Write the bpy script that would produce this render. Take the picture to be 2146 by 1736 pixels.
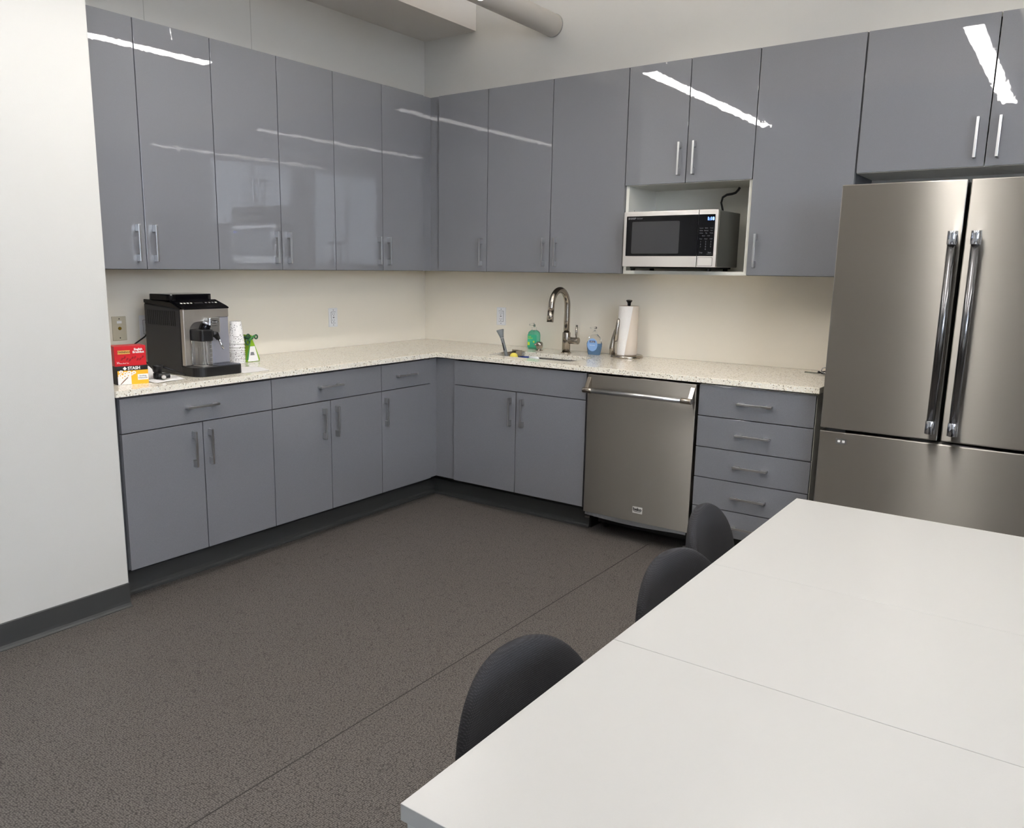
import bpy, bmesh, math, random
from mathutils import Vector, Matrix, Euler
random.seed(7)
S = bpy.context.scene
for o in list(bpy.data.objects): bpy.data.objects.remove(o)
C = S.collection
PI = math.pi

# ------------------------------------------------------------------ camera
cd = bpy.data.cameras.new('camera')
cam = bpy.data.objects.new('camera', cd); C.objects.link(cam)
Rr = Vector((0.80023127, 0.59959146, 0.01095463)); Uu = Vector((-0.12052622, 0.14290956, 0.98236973)); Ff = Vector((-0.58745498, 0.78744329, -0.18662719))
M = Matrix((( Rr.x, Uu.x, -Ff.x, 3.72717555), (Rr.y, Uu.y, -Ff.y, -4.35685039), (Rr.z, Uu.z, -Ff.z, 1.41949047), (0, 0, 0, 1)))
cam.matrix_world = M
cd.sensor_fit = 'HORIZONTAL'; cd.sensor_width = 36.0
cd.lens = 36.0 * 1679.385 / 2146
cd.shift_x = 72.258 / 2146; cd.shift_y = 11.015 / 2146
cd.clip_start = 0.05; cd.clip_end = 100
S.camera = cam
# ------------------------------------------------------------------ view, world
S.view_settings.view_transform = 'Standard'; S.view_settings.look = 'None'
S.view_settings.gamma = 1.0; S.view_settings.use_curve_mapping = False
S.view_settings.exposure = 0.51
LAMP = 25.0           # emission of the linear fixtures, downwards
UPLIGHT = 30.0       # emission of the glow panels added on top of them
DAY = 60.0           # watts through each window
w = bpy.data.worlds.new('sky'); S.world = w; w.use_nodes = True
bg = w.node_tree.nodes['Background']; bg.inputs[0].default_value = (0.62, 0.76, 1.0, 1); bg.inputs[1].default_value = 2.2

def area_light(name, loc, rot, sx, sy, power, col):
    l = bpy.data.lights.new(name, 'AREA'); l.shape = 'RECTANGLE'; l.size = sx; l.size_y = sy; l.energy = power; l.color = col
    o = bpy.data.objects.new(name, l); o.location = loc; o.rotation_euler = rot; C.objects.link(o); return o
# daylight coming in at the two windows of the right-hand wall
for wy in (-4.6, -6.6):
    area_light('window_daylight', (7.62, wy, 2.2), (0, PI/2, 0), 1.5, 1.6, DAY, (0.80, 0.88, 1.0))

# ------------------------------------------------------------------ materials
def mat(name, col=(.8, .8, .8), rough=.5, metal=0.0, coat=0.0, coat_rough=.03, spec=.5, trans=0.0, ior=1.45, emis=None, estr=0.0, aniso=0.0):
    m = bpy.data.materials.new(name); m.use_nodes = True
    b = m.node_tree.nodes['Principled BSDF']
    b.inputs['Base Color'].default_value = (*col, 1); b.inputs['Roughness'].default_value = rough
    b.inputs['Metallic'].default_value = metal; b.inputs['Coat Weight'].default_value = coat
    b.inputs['Coat Roughness'].default_value = coat_rough; b.inputs['Specular IOR Level'].default_value = spec
    b.inputs['Transmission Weight'].default_value = trans; b.inputs['IOR'].default_value = ior
    b.inputs['Anisotropic'].default_value = aniso
    if emis: b.inputs['Emission Color'].default_value = (*emis, 1); b.inputs['Emission Strength'].default_value = estr
    return m
def srgb(r, g, b):
    f = lambda c: (c/255/12.92) if c/255 <= .04045 else ((c/255+.055)/1.055)**2.4
    return (f(r), f(g), f(b))
def N(m, t, **kw):
    n = m.node_tree.nodes.new(t)
    for k, v in kw.items():
        if hasattr(n, k): setattr(n, k, v)
        else: n.inputs[k].default_value = v
    return n
def L(m, a, b): m.node_tree.links.new(a, b)
def B(m): return m.node_tree.nodes['Principled BSDF']
def coords(m, scale=(1, 1, 1)):
    tc = N(m, 'ShaderNodeNewGeometry'); mp = N(m, 'ShaderNodeMapping'); mp.inputs['Scale'].default_value = scale
    L(m, tc.outputs['Position'], mp.inputs['Vector']); return mp.outputs['Vector']
def ramp(m, src, stops):
    r = N(m, 'ShaderNodeValToRGB')
    el = r.color_ramp.elements
    while len(el) < len(stops): el.new(0.5)
    for e, (p, c) in zip(el, stops): e.position = p; e.color = (*c, 1)
    L(m, src, r.inputs['Fac']); return r.outputs['Color']
def bump(m, src, strength, dist, to='Normal'):
    b = N(m, 'ShaderNodeBump'); b.inputs['Strength'].default_value = strength; b.inputs['Distance'].default_value = dist
    L(m, src, b.inputs['Height']); L(m, b.outputs['Normal'], B(m).inputs[to]); return b

def paint(name, col, rough=.6, bs=.12):
    m = mat(name, col, rough); n = N(m, 'ShaderNodeTexNoise', Scale=260.0, Detail=3.0); L(m, coords(m), n.inputs['Vector'])
    bump(m, n.outputs['Fac'], bs, .002); return m
M_wall = paint('white wall paint', srgb(208, 206, 201), .55)
M_ceil = paint('ceiling paint', srgb(236, 231, 225), .8)
M_splash = mat('cream splash panel', srgb(244, 236, 221), .16, spec=.45)
_n = N(M_splash, 'ShaderNodeTexNoise', Scale=3.0, Detail=2.0); L(M_splash, coords(M_splash), _n.inputs['Vector']); bump(M_splash, _n.outputs['Fac'], .05, .01)
M_groove = mat('panel joint', srgb(176, 175, 170), .8)
M_vinyl = mat('charcoal vinyl base', srgb(62, 63, 63), .42)
M_black = mat('black kick board', srgb(22, 23, 24), .6)

# gloss grey cabinet fronts: fine metallic fleck under clear coat, slightly wavy
M_cab = mat('gloss grey front', srgb(123, 125, 132), .42, coat=1.0, coat_rough=.015, spec=.3)
v = coords(M_cab)
n = N(M_cab, 'ShaderNodeTexNoise', Scale=900.0, Detail=2.0); L(M_cab, v, n.inputs['Vector'])
L(M_cab, ramp(M_cab, n.outputs['Fac'], [(.3, srgb(110, 111, 116)), (.7, srgb(129, 130, 135))]), B(M_cab).inputs['Base Color'])
n2 = N(M_cab, 'ShaderNodeTexNoise', Scale=26.0, Detail=2.0); L(M_cab, v, n2.inputs['Vector']); bump(M_cab, n2.outputs['Fac'], .10, .0009, 'Coat Normal')
B(M_cab).inputs['Coat IOR'].default_value = 1.62
M_carc = mat('grey carcass edge', srgb(92, 93, 96), .5)
M_melam = mat('white melamine', srgb(226, 224, 214), .4)

def steel(name, col, rough, sc=(3, 3, 500), bs=.08, an=.6):
    m = mat(name, col, rough, metal=1.0, aniso=an)
    B(m).inputs['Anisotropic Rotation'].default_value = .25
    t = N(m, 'ShaderNodeTangent', direction_type='RADIAL', axis='Z'); L(m, t.outputs['Tangent'], B(m).inputs['Tangent'])
    n = N(m, 'ShaderNodeTexNoise', Scale=1.0, Detail=3.0); L(m, coords(m, sc), n.inputs['Vector'])
    mr = N(m, 'ShaderNodeMapRange'); mr.inputs['To Min'].default_value = rough-.05; mr.inputs['To Max'].default_value = rough+.07
    L(m, n.outputs['Fac'], mr.inputs['Value']); L(m, mr.outputs['Result'], B(m).inputs['Roughness'])
    bump(m, n.outputs['Fac'], bs, .001); return m
M_steel = steel('brushed stainless', srgb(158, 154, 148), .37, an=1.0)
M_bright = steel('bright stainless', srgb(232, 228, 224), .38, an=.5)
M_nickel = mat('brushed nickel', srgb(168, 160, 150), .22, metal=1.0)
M_chrome = mat('polished chrome', srgb(205, 208, 215), .08, metal=1.0)
M_pull = mat('satin aluminium pull', srgb(200, 200, 200), .28, metal=1.0)
M_dsteel = mat('dark gun metal steel', srgb(120, 120, 122), .2, metal=1.0)
M_sink = mat('sink stainless', srgb(165, 163, 160), .25, metal=1.0)

M_quartz = mat('speckled cream quartz', srgb(226, 221, 203), .1, spec=.5)
v = coords(M_quartz)
vo = N(M_quartz, 'ShaderNodeTexVoronoi', Scale=230.0); L(M_quartz, v, vo.inputs['Vector'])
no = N(M_quartz, 'ShaderNodeTexNoise', Scale=170.0, Detail=2.0); L(M_quartz, v, no.inputs['Vector'])
sep = N(M_quartz, 'ShaderNodeSeparateColor'); L(M_quartz, vo.outputs['Color'], sep.inputs[0])
c1 = ramp(M_quartz, sep.outputs[0], [(0, srgb(150, 140, 122)), (.07, srgb(176, 166, 146)), (.10, srgb(242, 235, 219)), (.85, srgb(245, 239, 224)), (.93, srgb(250, 248, 240))])
c2 = ramp(M_quartz, no.outputs['Fac'], [(.35, (.90, .89, .87)), (.6, (1, 1, 1))])
mx = N(M_quartz, 'ShaderNodeMix', data_type='RGBA', blend_type='MULTIPLY'); mx.inputs[0].default_value = .8
L(M_quartz, c1, mx.inputs[6]); L(M_quartz, c2, mx.inputs[7]); L(M_quartz, mx.outputs[2], B(M_quartz).inputs['Base Color'])

# pebbled rubber floor
M_floor = mat('pebbled rubber floor', srgb(84, 80, 76), .5, spec=.35)
v = coords(M_floor)
wn = N(M_floor, 'ShaderNodeTexNoise', Scale=22.0, Detail=1.0); L(M_floor, v, wn.inputs['Vector'])
ad = N(M_floor, 'ShaderNodeMix', data_type='VECTOR'); ad.inputs[0].default_value = .004; L(M_floor, v, ad.inputs[4]); L(M_floor, wn.outputs['Color'], ad.inputs[5])
vo = N(M_floor, 'ShaderNodeTexVoronoi', Scale=165.0); vo.inputs['Randomness'].default_value = .55; L(M_floor, ad.outputs[1], vo.inputs['Vector'])
L(M_floor, ramp(M_floor, vo.outputs['Distance'], [(.10, srgb(124, 118, 114)), (.42, srgb(92, 87, 83)), (.75, srgb(50, 47, 44))]), B(M_floor).inputs['Base Color'])
inv = N(M_floor, 'ShaderNodeMath', operation='SUBTRACT'); inv.inputs[0].default_value = 1.0; L(M_floor, vo.outputs['Distance'], inv.inputs[1])
bump(M_floor, inv.outputs[0], .55, .0015)
M_seam = mat('floor seam', srgb(50, 47, 45), .7)

M_table = mat('white laminate', srgb(181, 180, 177), .28, spec=.4)
n = N(M_table, 'ShaderNodeTexNoise', Scale=300.0, Detail=2.0); L(M_table, coords(M_table), n.inputs['Vector']); bump(M_table, n.outputs['Fac'], .05, .001)
M_tedge = mat('grey table edging', srgb(200, 199, 194), .45)
M_tmetal = mat('pale grey powder coat', srgb(196, 196, 192), .4)

M_fab = mat('charcoal knit', srgb(52, 52, 55), .9)
tc = N(M_fab, 'ShaderNodeTexCoord')
wv = N(M_fab, 'ShaderNodeTexWave', Scale=85.0, wave_type='BANDS', bands_direction='Z'); wv2 = N(M_fab, 'ShaderNodeTexWave', Scale=85.0, wave_type='BANDS', bands_direction='Y')
L(M_fab, tc.outputs['Object'], wv.inputs['Vector']); L(M_fab, tc.outputs['Object'], wv2.inputs['Vector'])
mm = N(M_fab, 'ShaderNodeMath', operation='MULTIPLY'); L(M_fab, wv.outputs['Fac'], mm.inputs[0]); L(M_fab, wv2.outputs['Fac'], mm.inputs[1])
L(M_fab, ramp(M_fab, mm.outputs[0], [(0, srgb(34, 34, 37)), (.8, srgb(52, 52, 57))]), B(M_fab).inputs['Base Color'])
bump(M_fab, mm.outputs[0], .3, .001)
M_bplas = mat('black plastic', srgb(20, 20, 22), .38)
M_bgloss = mat('gloss black plastic', srgb(7, 7, 11), .10, spec=.28)
M_char = mat('charcoal plastic side', srgb(40, 40, 44), .45)
M_silv = mat('silver plastic', srgb(186, 180, 172), .28, metal=.75)
M_silv2 = mat('blue silver plastic', srgb(176, 177, 188), .35, metal=.6)
M_clear = mat('clear plastic', (.97, .975, .98), .03, trans=1.0, ior=1.28)
M_white = mat('white plastic', srgb(238, 238, 240), .35)
M_ivory = mat('ivory plastic', srgb(206, 196, 172), .4)
M_slot = mat('dark slot', srgb(60, 58, 56), .6)
M_brass = mat('brass jack', srgb(150, 120, 30), .4, metal=.4)
M_paper = mat('white paper', srgb(240, 238, 236), .8)
M_red = mat('red carton', srgb(205, 30, 40), .35)
M_dred = mat('dark red print', srgb(150, 18, 26), .4)
M_gold = mat('gold label', srgb(225, 175, 90), .4)
M_yel = mat('yellow carton', srgb(248, 184, 40), .4)
M_ink = mat('black ink', srgb(20, 20, 22), .5)
M_wink = mat('white ink', srgb(246, 244, 240), .5)
M_gink = mat('grey ink', srgb(130, 130, 134), .5)
M_dimink = mat('dim grey keypad print', srgb(120, 120, 124), .5)
M_brown = mat('brown print', srgb(120, 84, 50), .5)
M_blueled = mat('blue clock digits', (.02, .05, .3), .4, emis=(.10, .22, 1.0), estr=6.0)
M_window = mat('microwave window mesh', srgb(58, 58, 60), .12)
M_soapg = mat('green soap', srgb(130, 222, 190), .08, trans=.7, ior=1.25)
M_soapgl = mat('green label', srgb(70, 190, 150), .35)
M_lime = mat('lime print', srgb(205, 225, 60), .4)
M_soapb = mat('blue soap', srgb(120, 160, 205), .08, trans=.8, ior=1.25)
M_soapbl = mat('pale blue label', srgb(146, 182, 230), .35)
M_navy = mat('navy label', srgb(20, 40, 100), .35)
M_green = mat('green bag foil', srgb(70, 140, 70), .35)
M_limeb = mat('lime bag foil', srgb(140, 180, 40), .35)
M_dgreen = mat('dark green clip', srgb(40, 84, 58), .35)
M_grey = mat('grey rubber handle', srgb(118, 122, 124), .45)
M_sponge = mat('yellow sponge', srgb(232, 214, 96), .9)
M_bluep = mat('blue plastic', srgb(24, 50, 120), .35)
M_towel = mat('paper towel', srgb(240, 236, 232), .9)
vo = N(M_towel, 'ShaderNodeTexVoronoi', Scale=140.0); L(M_towel, coords(M_towel), vo.inputs['Vector']); bump(M_towel, vo.outputs['Distance'], .5, .002)
M_core = mat('paper towel underside', srgb(222, 208, 192), .9)
M_lamp = mat('lit diffuser', (1, 1, 1), .5, emis=(1.0, .97, .93), estr=LAMP)
M_up = mat('added uplight glow', (1, 1, 1), .5, emis=(1.0, .97, .93), estr=UPLIGHT)
M_alu = mat('white lamp housing', srgb(230, 230, 230), .4)
M_glass = mat('window glass', (1, 1, 1), .0, trans=1.0, ior=1.0)
M_dots = mat('white cup with black specks', srgb(240, 238, 236), .6)
v = N(M_dots, 'ShaderNodeTexCoord').outputs['Object']
vo = N(M_dots, 'ShaderNodeTexVoronoi', Scale=115.0); vo.inputs['Randomness'].default_value = .7; L(M_dots, v, vo.inputs['Vector'])
L(M_dots, ramp(M_dots, vo.outputs['Distance'], [(.20, srgb(60, 50, 54)), (.30, srgb(240, 238, 236))]), B(M_dots).inputs['Base Color'])
M_pattern = mat('white and black patterned wrap', srgb(230, 222, 216), .5)
vo = N(M_pattern, 'ShaderNodeTexVoronoi', Scale=60.0); L(M_pattern, coords(M_pattern), vo.inputs['Vector'])
L(M_pattern, ramp(M_pattern, vo.outputs['Distance'], [(.25, srgb(25, 22, 22)), (.35, srgb(232, 224, 220))]), B(M_pattern).inputs['Base Color'])

# ------------------------------------------------------------------ mesh builder
class MB:
    def __init__(s): s.v = []; s.f = []; s.m = []; s.sm = []
    def add(s, vs, fs, m=0, smooth=False):
        k = len(s.v); s.v += [tuple(p) for p in vs]
        for f in fs: s.f.append([i+k for i in f]); s.m.append(m); s.sm.append(smooth)
        return s
    def box(s, x0, x1, y0, y1, z0, z1, m=0):
        x0, x1 = sorted((x0, x1)); y0, y1 = sorted((y0, y1)); z0, z1 = sorted((z0, z1))
        vs = [(x0,y0,z0),(x1,y0,z0),(x1,y1,z0),(x0,y1,z0),(x0,y0,z1),(x1,y0,z1),(x1,y1,z1),(x0,y1,z1)]
        return s.add(vs, [(0,3,2,1),(4,5,6,7),(0,1,5,4),(1,2,6,5),(2,3,7,6),(3,0,4,7)], m)
    def prism(s, poly, a0, a1, axis='z', m=0, smooth=False):
        n = len(poly)
        def P(p, a):
            if axis == 'z': return (p[0], p[1], a)
            if axis == 'y': return (p[0], a, p[1])
            return (a, p[0], p[1])
        vs = [P(p, a0) for p in poly] + [P(p, a1) for p in poly]
        s.add(vs, [tuple(range(n))[::-1], tuple(range(n, 2*n))], m)
        k = len(s.v) - 2*n
        for i in range(n):
            j = (i+1) % n
            s.f.append([k+i, k+j, k+n+j, k+n+i]); s.m.append(m); s.sm.append(smooth)
        return s
    def ring(s, rings, m=0, smooth=True, cap=True):
        k = len(s.v); n = len(rings[0])
        for r in rings: s.v += [tuple(p) for p in r]
        for a in range(len(rings)-1):
            for i in range(n):
                j = (i+1) % n
                s.f.append([k+a*n+i, k+a*n+j, k+(a+1)*n+j, k+(a+1)*n+i]); s.m.append(m); s.sm.append(smooth)
        if cap:
            s.f.append(list(range(k, k+n))[::-1]); s.m.append(m); s.sm.append(False)
            e = k+(len(rings)-1)*n
            s.f.append(list(range(e, e+n))); s.m.append(m); s.sm.append(False)
        return s
    def lathe(s, prof, c=(0, 0, 0), n=32, m=0, sx=1, sy=1, cap=True):
        return s.ring([[(c[0]+r*sx*math.cos(2*PI*i/n), c[1]+r*sy*math.sin(2*PI*i/n), c[2]+z) for i in range(n)] for r, z in prof], m, True, cap)
    def tube(s, pts, r, n=12, m=0, cap=True, rs=None, flat=1.0):
        pts = [Vector(p) for p in pts]; rings = []; up = None
        for i, p in enumerate(pts):
            t = (pts[min(i+1, len(pts)-1)] - pts[max(i-1, 0)]).normalized()
            if up is None:
                up = t.orthogonal().normalized() if abs(t.z) > .9 else Vector((0, 0, 1))
            a = (up - t*up.dot(t))
            a = a.normalized() if a.length > 1e-6 else t.orthogonal().normalized()
            up = a; b = t.cross(a); rr = rs[i] if rs else r
            rings.append([p + a*rr*math.cos(2*PI*k/n) + b*rr*flat*math.sin(2*PI*k/n) for k in range(n)])
        return s.ring(rings, m, True, cap)
    def xf(s, mtx, start=0):
        for i in range(start, len(s.v)): s.v[i] = tuple(mtx @ Vector(s.v[i]))
        return s
    def build(s, name, mats, parent=None, bevel=0.0, loc=None, rot=None, seg=2):
        me = bpy.data.meshes.new(name); me.from_pydata(s.v, [], s.f)
        if not isinstance(mats, (list, tuple)): mats = [mats]
        for m in mats: me.materials.append(m)
        for p, mi, sm in zip(me.polygons, s.m, s.sm): p.material_index = mi; p.use_smooth = sm
        bm = bmesh.new(); bm.from_mesh(me); bmesh.ops.recalc_face_normals(bm, faces=bm.faces); bm.to_mesh(me); bm.free()
        me.update()
        o = bpy.data.objects.new(name, me); C.objects.link(o)
        if parent: o.parent = parent
        if loc: o.location = loc
        if rot: o.rotation_euler = rot
        if bevel:
            b = o.modifiers.new('bevel', 'BEVEL'); b.width = bevel; b.segments = seg; b.limit_method = 'ANGLE'; b.angle_limit = math.radians(40)
            b.harden_normals = False
        return o
def rrect(x0, x1, y0, y1, r, n=6):
    P = []
    for cx, cy, a in ((x1-r, y1-r, 0), (x0+r, y1-r, PI/2), (x0+r, y0+r, PI), (x1-r, y0+r, 3*PI/2)):
        for k in range(n+1): t = a + PI/2*k/n; P.append((cx+r*math.cos(t), cy+r*math.sin(t)))
    return P
def tag(o, label=None, cat=None, group=None, kind=None):
    if label: o['label'] = label
    if cat: o['category'] = cat
    if group: o['group'] = group
    if kind: o['kind'] = kind
    return o
def thing(name, label, cat, loc=(0, 0, 0), rz=0.0, group=None):
    o = bpy.data.objects.new(name, None); C.objects.link(o); o.location = loc; o.rotation_euler = (0, 0, rz)
    o.empty_display_size = .1
    return tag(o, label, cat, group)
def struct(o): o['kind'] = 'structure'; return o
def text(name, s, size, mtx, m, parent=None, depth=.0006, align='CENTER', sx=1.0, bold=0.0):
    """lettering as a thin mesh; mtx places the text's XY plane"""
    cu = bpy.data.curves.new(name, 'FONT'); cu.body = s; cu.size = size; cu.align_x = align; cu.align_y = 'CENTER'; cu.extrude = depth; cu.offset = bold
    cu.resolution_u = 3
    t = bpy.data.objects.new(name, cu); C.objects.link(t)
    dg = bpy.context.evaluated_depsgraph_get(); me = bpy.data.meshes.new_from_object(t.evaluated_get(dg)); bpy.data.objects.remove(t)
    me.transform(mtx @ Matrix.Diagonal((sx, 1, 1, 1))); me.materials.clear(); me.materials.append(m)
    o = bpy.data.objects.new(name, me); C.objects.link(o); o.parent = parent; return o
def plane_mtx(o, x, y):   # matrix with text X along x, Y along y
    x = Vector(x).normalized(); y = Vector(y).normalized(); z = x.cross(y)
    return Matrix(((x.x, y.x, z.x, o[0]), (x.y, y.y, z.y, o[1]), (x.z, y.z, z.z, o[2]), (0, 0, 0, 1)))
def copy_tree(o, parent=None):
    c = o.copy(); C.objects.link(c); c.parent = parent
    for ch in [x for x in bpy.data.objects if x.parent == o]: copy_tree(ch, c)
    return c

# ------------------------------------------------------------------ room shell
XW = 7.5; YR = -7.6; ZC = 3.95; YW = -2.683; XB = .661
struct(MB().box(-.2, XW+.1, YR-.1, .2, -.12, 0).build('floor', M_floor))
fs = MB().box(2.0505, 2.0545, YR, -.6, 0, .0006)
struct(fs.build('trim_1', M_seam))
struct(MB().box(-.2, XW+.1, YR-.1, .2, ZC, ZC+.1).build('ceiling', M_ceil))
struct(MB().box(-.2, XW+.1, 0, .15, 0, ZC).build('wall_back', M_wall))
wl = MB().box(-.15, 0, YW, .0, 0, ZC)
for yy, z0 in ((-2.041, 2.40), (-1.420, 2.40)): wl.box(0, .0006, yy-.0016, yy+.0016, z0, 2.893, 1)
struct(wl.build('wall_left', [M_wall, M_groove]))
struct(MB().box(-.15, XB, YR, YW, 0, ZC).build('wall_left_front', M_wall, bevel=.004))
struct(MB().box(-.15, XW+.1, YR-.12, YR, 0, ZC).build('wall_rear', M_wall))
wr = MB()
wins = [(-5.4, -3.8), (-7.4, -5.8)]; z0, z1 = 1.4, 3.0
wr.box(XW, XW+.12, YR, 0, 0, z0).box(XW, XW+.12, YR, 0, z1, ZC)
wr.box(XW, XW+.12, -3.8, 0, z0, z1).box(XW, XW+.12, -5.8, -5.4, z0, z1).box(XW, XW+.12, YR, -7.4, z0, z1)
struct(wr.build('wall_right', M_wall))
for i, (a, b) in enumerate(wins):
    f = MB().box(XW+.03, XW+.08, a, a+.05, z0, z1).box(XW+.03, XW+.08, b-.05, b, z0, z1).box(XW+.03, XW+.08, a, b, z0, z0+.05).box(XW+.03, XW+.08, a, b, z1-.05, z1).box(XW+.03, XW+.08, (a+b)/2-.02, (a+b)/2+.02, z0, z1)
    fo = struct(f.build('window_%d' % (i+1), M_alu)); MB().box(XW+.052, XW+.056, a+.04, b-.04, z0+.04, z1-.04).build('pane', M_glass, fo)
# dropped soffit over the left run, cross beam behind the viewer
struct(MB().box(0, .43, YW, 0, 2.893, ZC).build('trim_2', M_ceil))
struct(MB().box(XB, XW, -5.25, -4.95, 3.12, ZC).build('trim_3', M_ceil))
# splash panels
struct(MB().box(0, .006, YW, 0, .9145, 1.40).build('trim_4', M_splash))
struct(MB().box(.006, 2.86, -.006, 0, .9145, 1.40).build('trim_5', M_splash))
# vinyl cove bases
def cove(name, p0, p1, out, h, m, t=.004):
    d = Vector(p1)-Vector(p0); d.normalize(); o = Vector(out)
    prof = [(0, 0), (.018, 0), (.0175, .003), (.010, .008), (.006, .016), (t, .028), (t, h-.003), (t*.6, h), (0, h)]
    rings = [[Vector((*p, 0)) + Vector((o.x*a, o.y*a, b)) for a, b in prof] for p in (p0, p1)]
    mb = MB(); mb.ring(rings, 0, False); return struct(mb.build(name, m))
cove('baseboard_left', (XB, YR), (XB, YW), (1, 0), .102, M_vinyl, .005)
TK = .547
cove('baseboard_kick_left', (TK, YW), (TK, -TK), (1, 0), .098, M_vinyl)
cove('baseboard_kick_back', (TK+.004, -TK), (1.672, -TK), (0, -1), .098, M_vinyl)

# ------------------------------------------------------------------ pipes
def pipe(x, z, r, label, y1=-4.95):
    mb = MB(); mb.tube([(0, -.001, 0), (0, y1, 0)], r, 40)
    mb2 = MB().tube([(0, -.0015, 0), (0, -.006, 0)], r+.0035, 40)
    t = thing('ceiling_pipe', label, 'pipe', (x, 0, z)); mb.build('pipe', M_ceil, t); mb2.build('wall_collar', M_groove, t); return t
pipe(1.008, 2.835, .063, 'fat painted grey pipe running out of the back wall near the ceiling')
pipe(3.2, 3.15, .05, 'thin painted pipe below the ceiling on the fridge side')

# ------------------------------------------------------------------ lamps
def lamp(x, label):
    t = thing('linear_pendant_lamp', label, 'lamp', (x, -2.35, 2.61), group=None)
    MB().box(-.052, .052, -1.15, 1.15, .004, .075).build('housing', M_alu, t, .004)
    MB().box(-.044, .044, -1.14, 1.14, 0, .0045).build('diffuser', M_lamp, t)
    MB().box(-.044, .044, -1.14, 1.14, .0740, .0751).build('added_uplight', M_up, t)  # glow panel added on the housing to brighten the ceiling and wall tops
    for yy in (-.9, .9): MB().tube([(0, yy, .07), (0, yy, ZC-2.61)], .002, 8).build('suspension_cable', M_pull, t)
    return t
for x, lb in ((1.41, 'lit linear pendant lamp nearest the left cabinets'), (3.13, 'lit linear pendant lamp over the left side of the white tables'),
              (4.80, 'added linear pendant lamp past the fridge, outside the view')): lamp(x, lb)  # third lamp is an added, unseen source for light on the tables

# ------------------------------------------------------------------ cabinets
DU, DB = .361, .653
ZUB, ZUT, ZBB, ZBT, ZDS = 1.3925, 2.445, .143, .8776, .7312
def run_xf(run, a0, z):   # local: x right seen from the front, -y out, origin at the wall
    return ((0.002, a0, z), PI/2) if run == 'L' else ((a0, -.002, z), 0.0)
def pull(door, x, z, vertical, y):
    mb = MB(); h = .080
    if vertical:
        mb.box(x-.005, x+.005, y-.030, y-.024, z-h, z+h)
        for e in (-1, 1): mb.box(x-.005, x+.005, y-.024, y, z+e*h, z+e*(h-.030))
    else:
        mb.box(x-h, x+h, y-.030, y-.024, z-.005, z+.005)
        for e in (-1, 1): mb.box(x+e*h, x+e*(h-.030), y-.024, y, z-.005, z+.005)
    return mb.build('handle', M_pull, door, .0008)
def cabinet(name, label, cat, run, a0, a1, z0, z1, depth, fronts, group, carc=None, niche=None, plinth=True, opentop=False):
    """fronts: (kind, a_start, a_end, z_start, z_end, handle) handle=(a,z,vertical)"""
    loc, rz = run_xf(run, a0, 0 if plinth else z0)
    zz = 0 if plinth else z0
    t = thing(name, label, cat, loc, rz, group)
    W = a1-a0; D = depth-.002; fd = D-.019; tt = .018
    mb = MB(); g = .0006
    Z0, Z1 = z0-zz, z1-zz
    mb.box(g, tt, -fd, 0, Z0, Z1).box(W-tt, W-g, -fd, 0, Z0, Z1).box(tt, W-tt, -.008, 0, Z0, Z1).box(tt, W-tt, -fd, -.008, Z0, Z0+tt)
    if not opentop: mb.box(tt, W-tt, -fd, -.008, Z1-tt, Z1)
    if niche: mb.box(tt, W-tt, -fd, -.008, niche-zz, niche-zz+tt)
    mb.build('body', carc or M_carc, t)
    if plinth: MB().box(g, W-g, -(TK-.003), -.02, 0, Z0-.001).build('plinth', M_black, t)
    for k, b0, b1, c0, c1, h in fronts:
        e = .0021
        d = MB().box(b0-a0+e, b1-a0-e, -D, -D+.018, c0-zz+e, c1-zz-e).build(k, M_cab, t, .0008)
        if h: pull(d, h[0]-a0, h[1]-zz, h[2], -D)
    return t
UH = 1.508
G1 = 'tall gloss grey wall cabinets'
# left wall uppers
def upL(lab, a, mid, b, first=None):
    s = first if first is not None else a
    return cabinet('wall_cabinet', lab, 'cabinet', 'L', s, b, ZUB, ZUT, DU,
        [('door', s, mid, ZUB, ZUT, (mid-.042, UH, True)), ('door', mid, b, ZUB, ZUT, (mid+.040, UH, True))], G1, plinth=False)
upL('two-door grey wall cabinet over the coffee machine, next to the white wall', -2.683, -2.3239, -1.9447, YW+.003)
upL('two-door grey wall cabinet, middle one on the left wall', -1.9447, -1.5596, -1.1808)
upL('two-door grey wall cabinet nearest the corner on the left wall', -1.1808, -.8011, -.4293)
# corner fillers
def filler(label, z0, z1, pts, plinth=False):
    zz = 0 if plinth else z0
    t = thing('corner_filler_panel', label, 'filler panel', (0, 0, z0), 0)
    mb = MB(); mb.prism(pts, 0, z1-z0); mb.build('panel', M_cab, t, .0005); return t
fu = DU-.018
filler('narrow L-shaped grey filler panel in the corner between the wall cabinets', ZUB, ZUT,
       [(fu, -.4235), (fu, -fu), (.4205, -fu), (.4205, -fu+.016), (fu-.016, -fu+.016), (fu-.016, -.4235)])
fb = DB-.018
filler('L-shaped grey filler panel in the corner between the base cabinets', ZBB, ZBT,
       [(fb, -.7005), (fb, -fb), (.7845, -fb), (.7845, -fb+.016), (fb-.016, -fb+.016), (fb-.016, -.7005)], True)
kp = thing('corner_plinth', 'black recessed kick board in the corner under the filler panel', 'plinth', (0, 0, 0))
MB().prism([(TK-.003, -.7048), (TK-.003, -TK+.003), (.7845, -TK+.003), (.7845, -TK+.02), (TK-.02, -TK+.02), (TK-.02, -.7048)], 0, ZBB-.001).build('board', M_black, kp)
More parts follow.
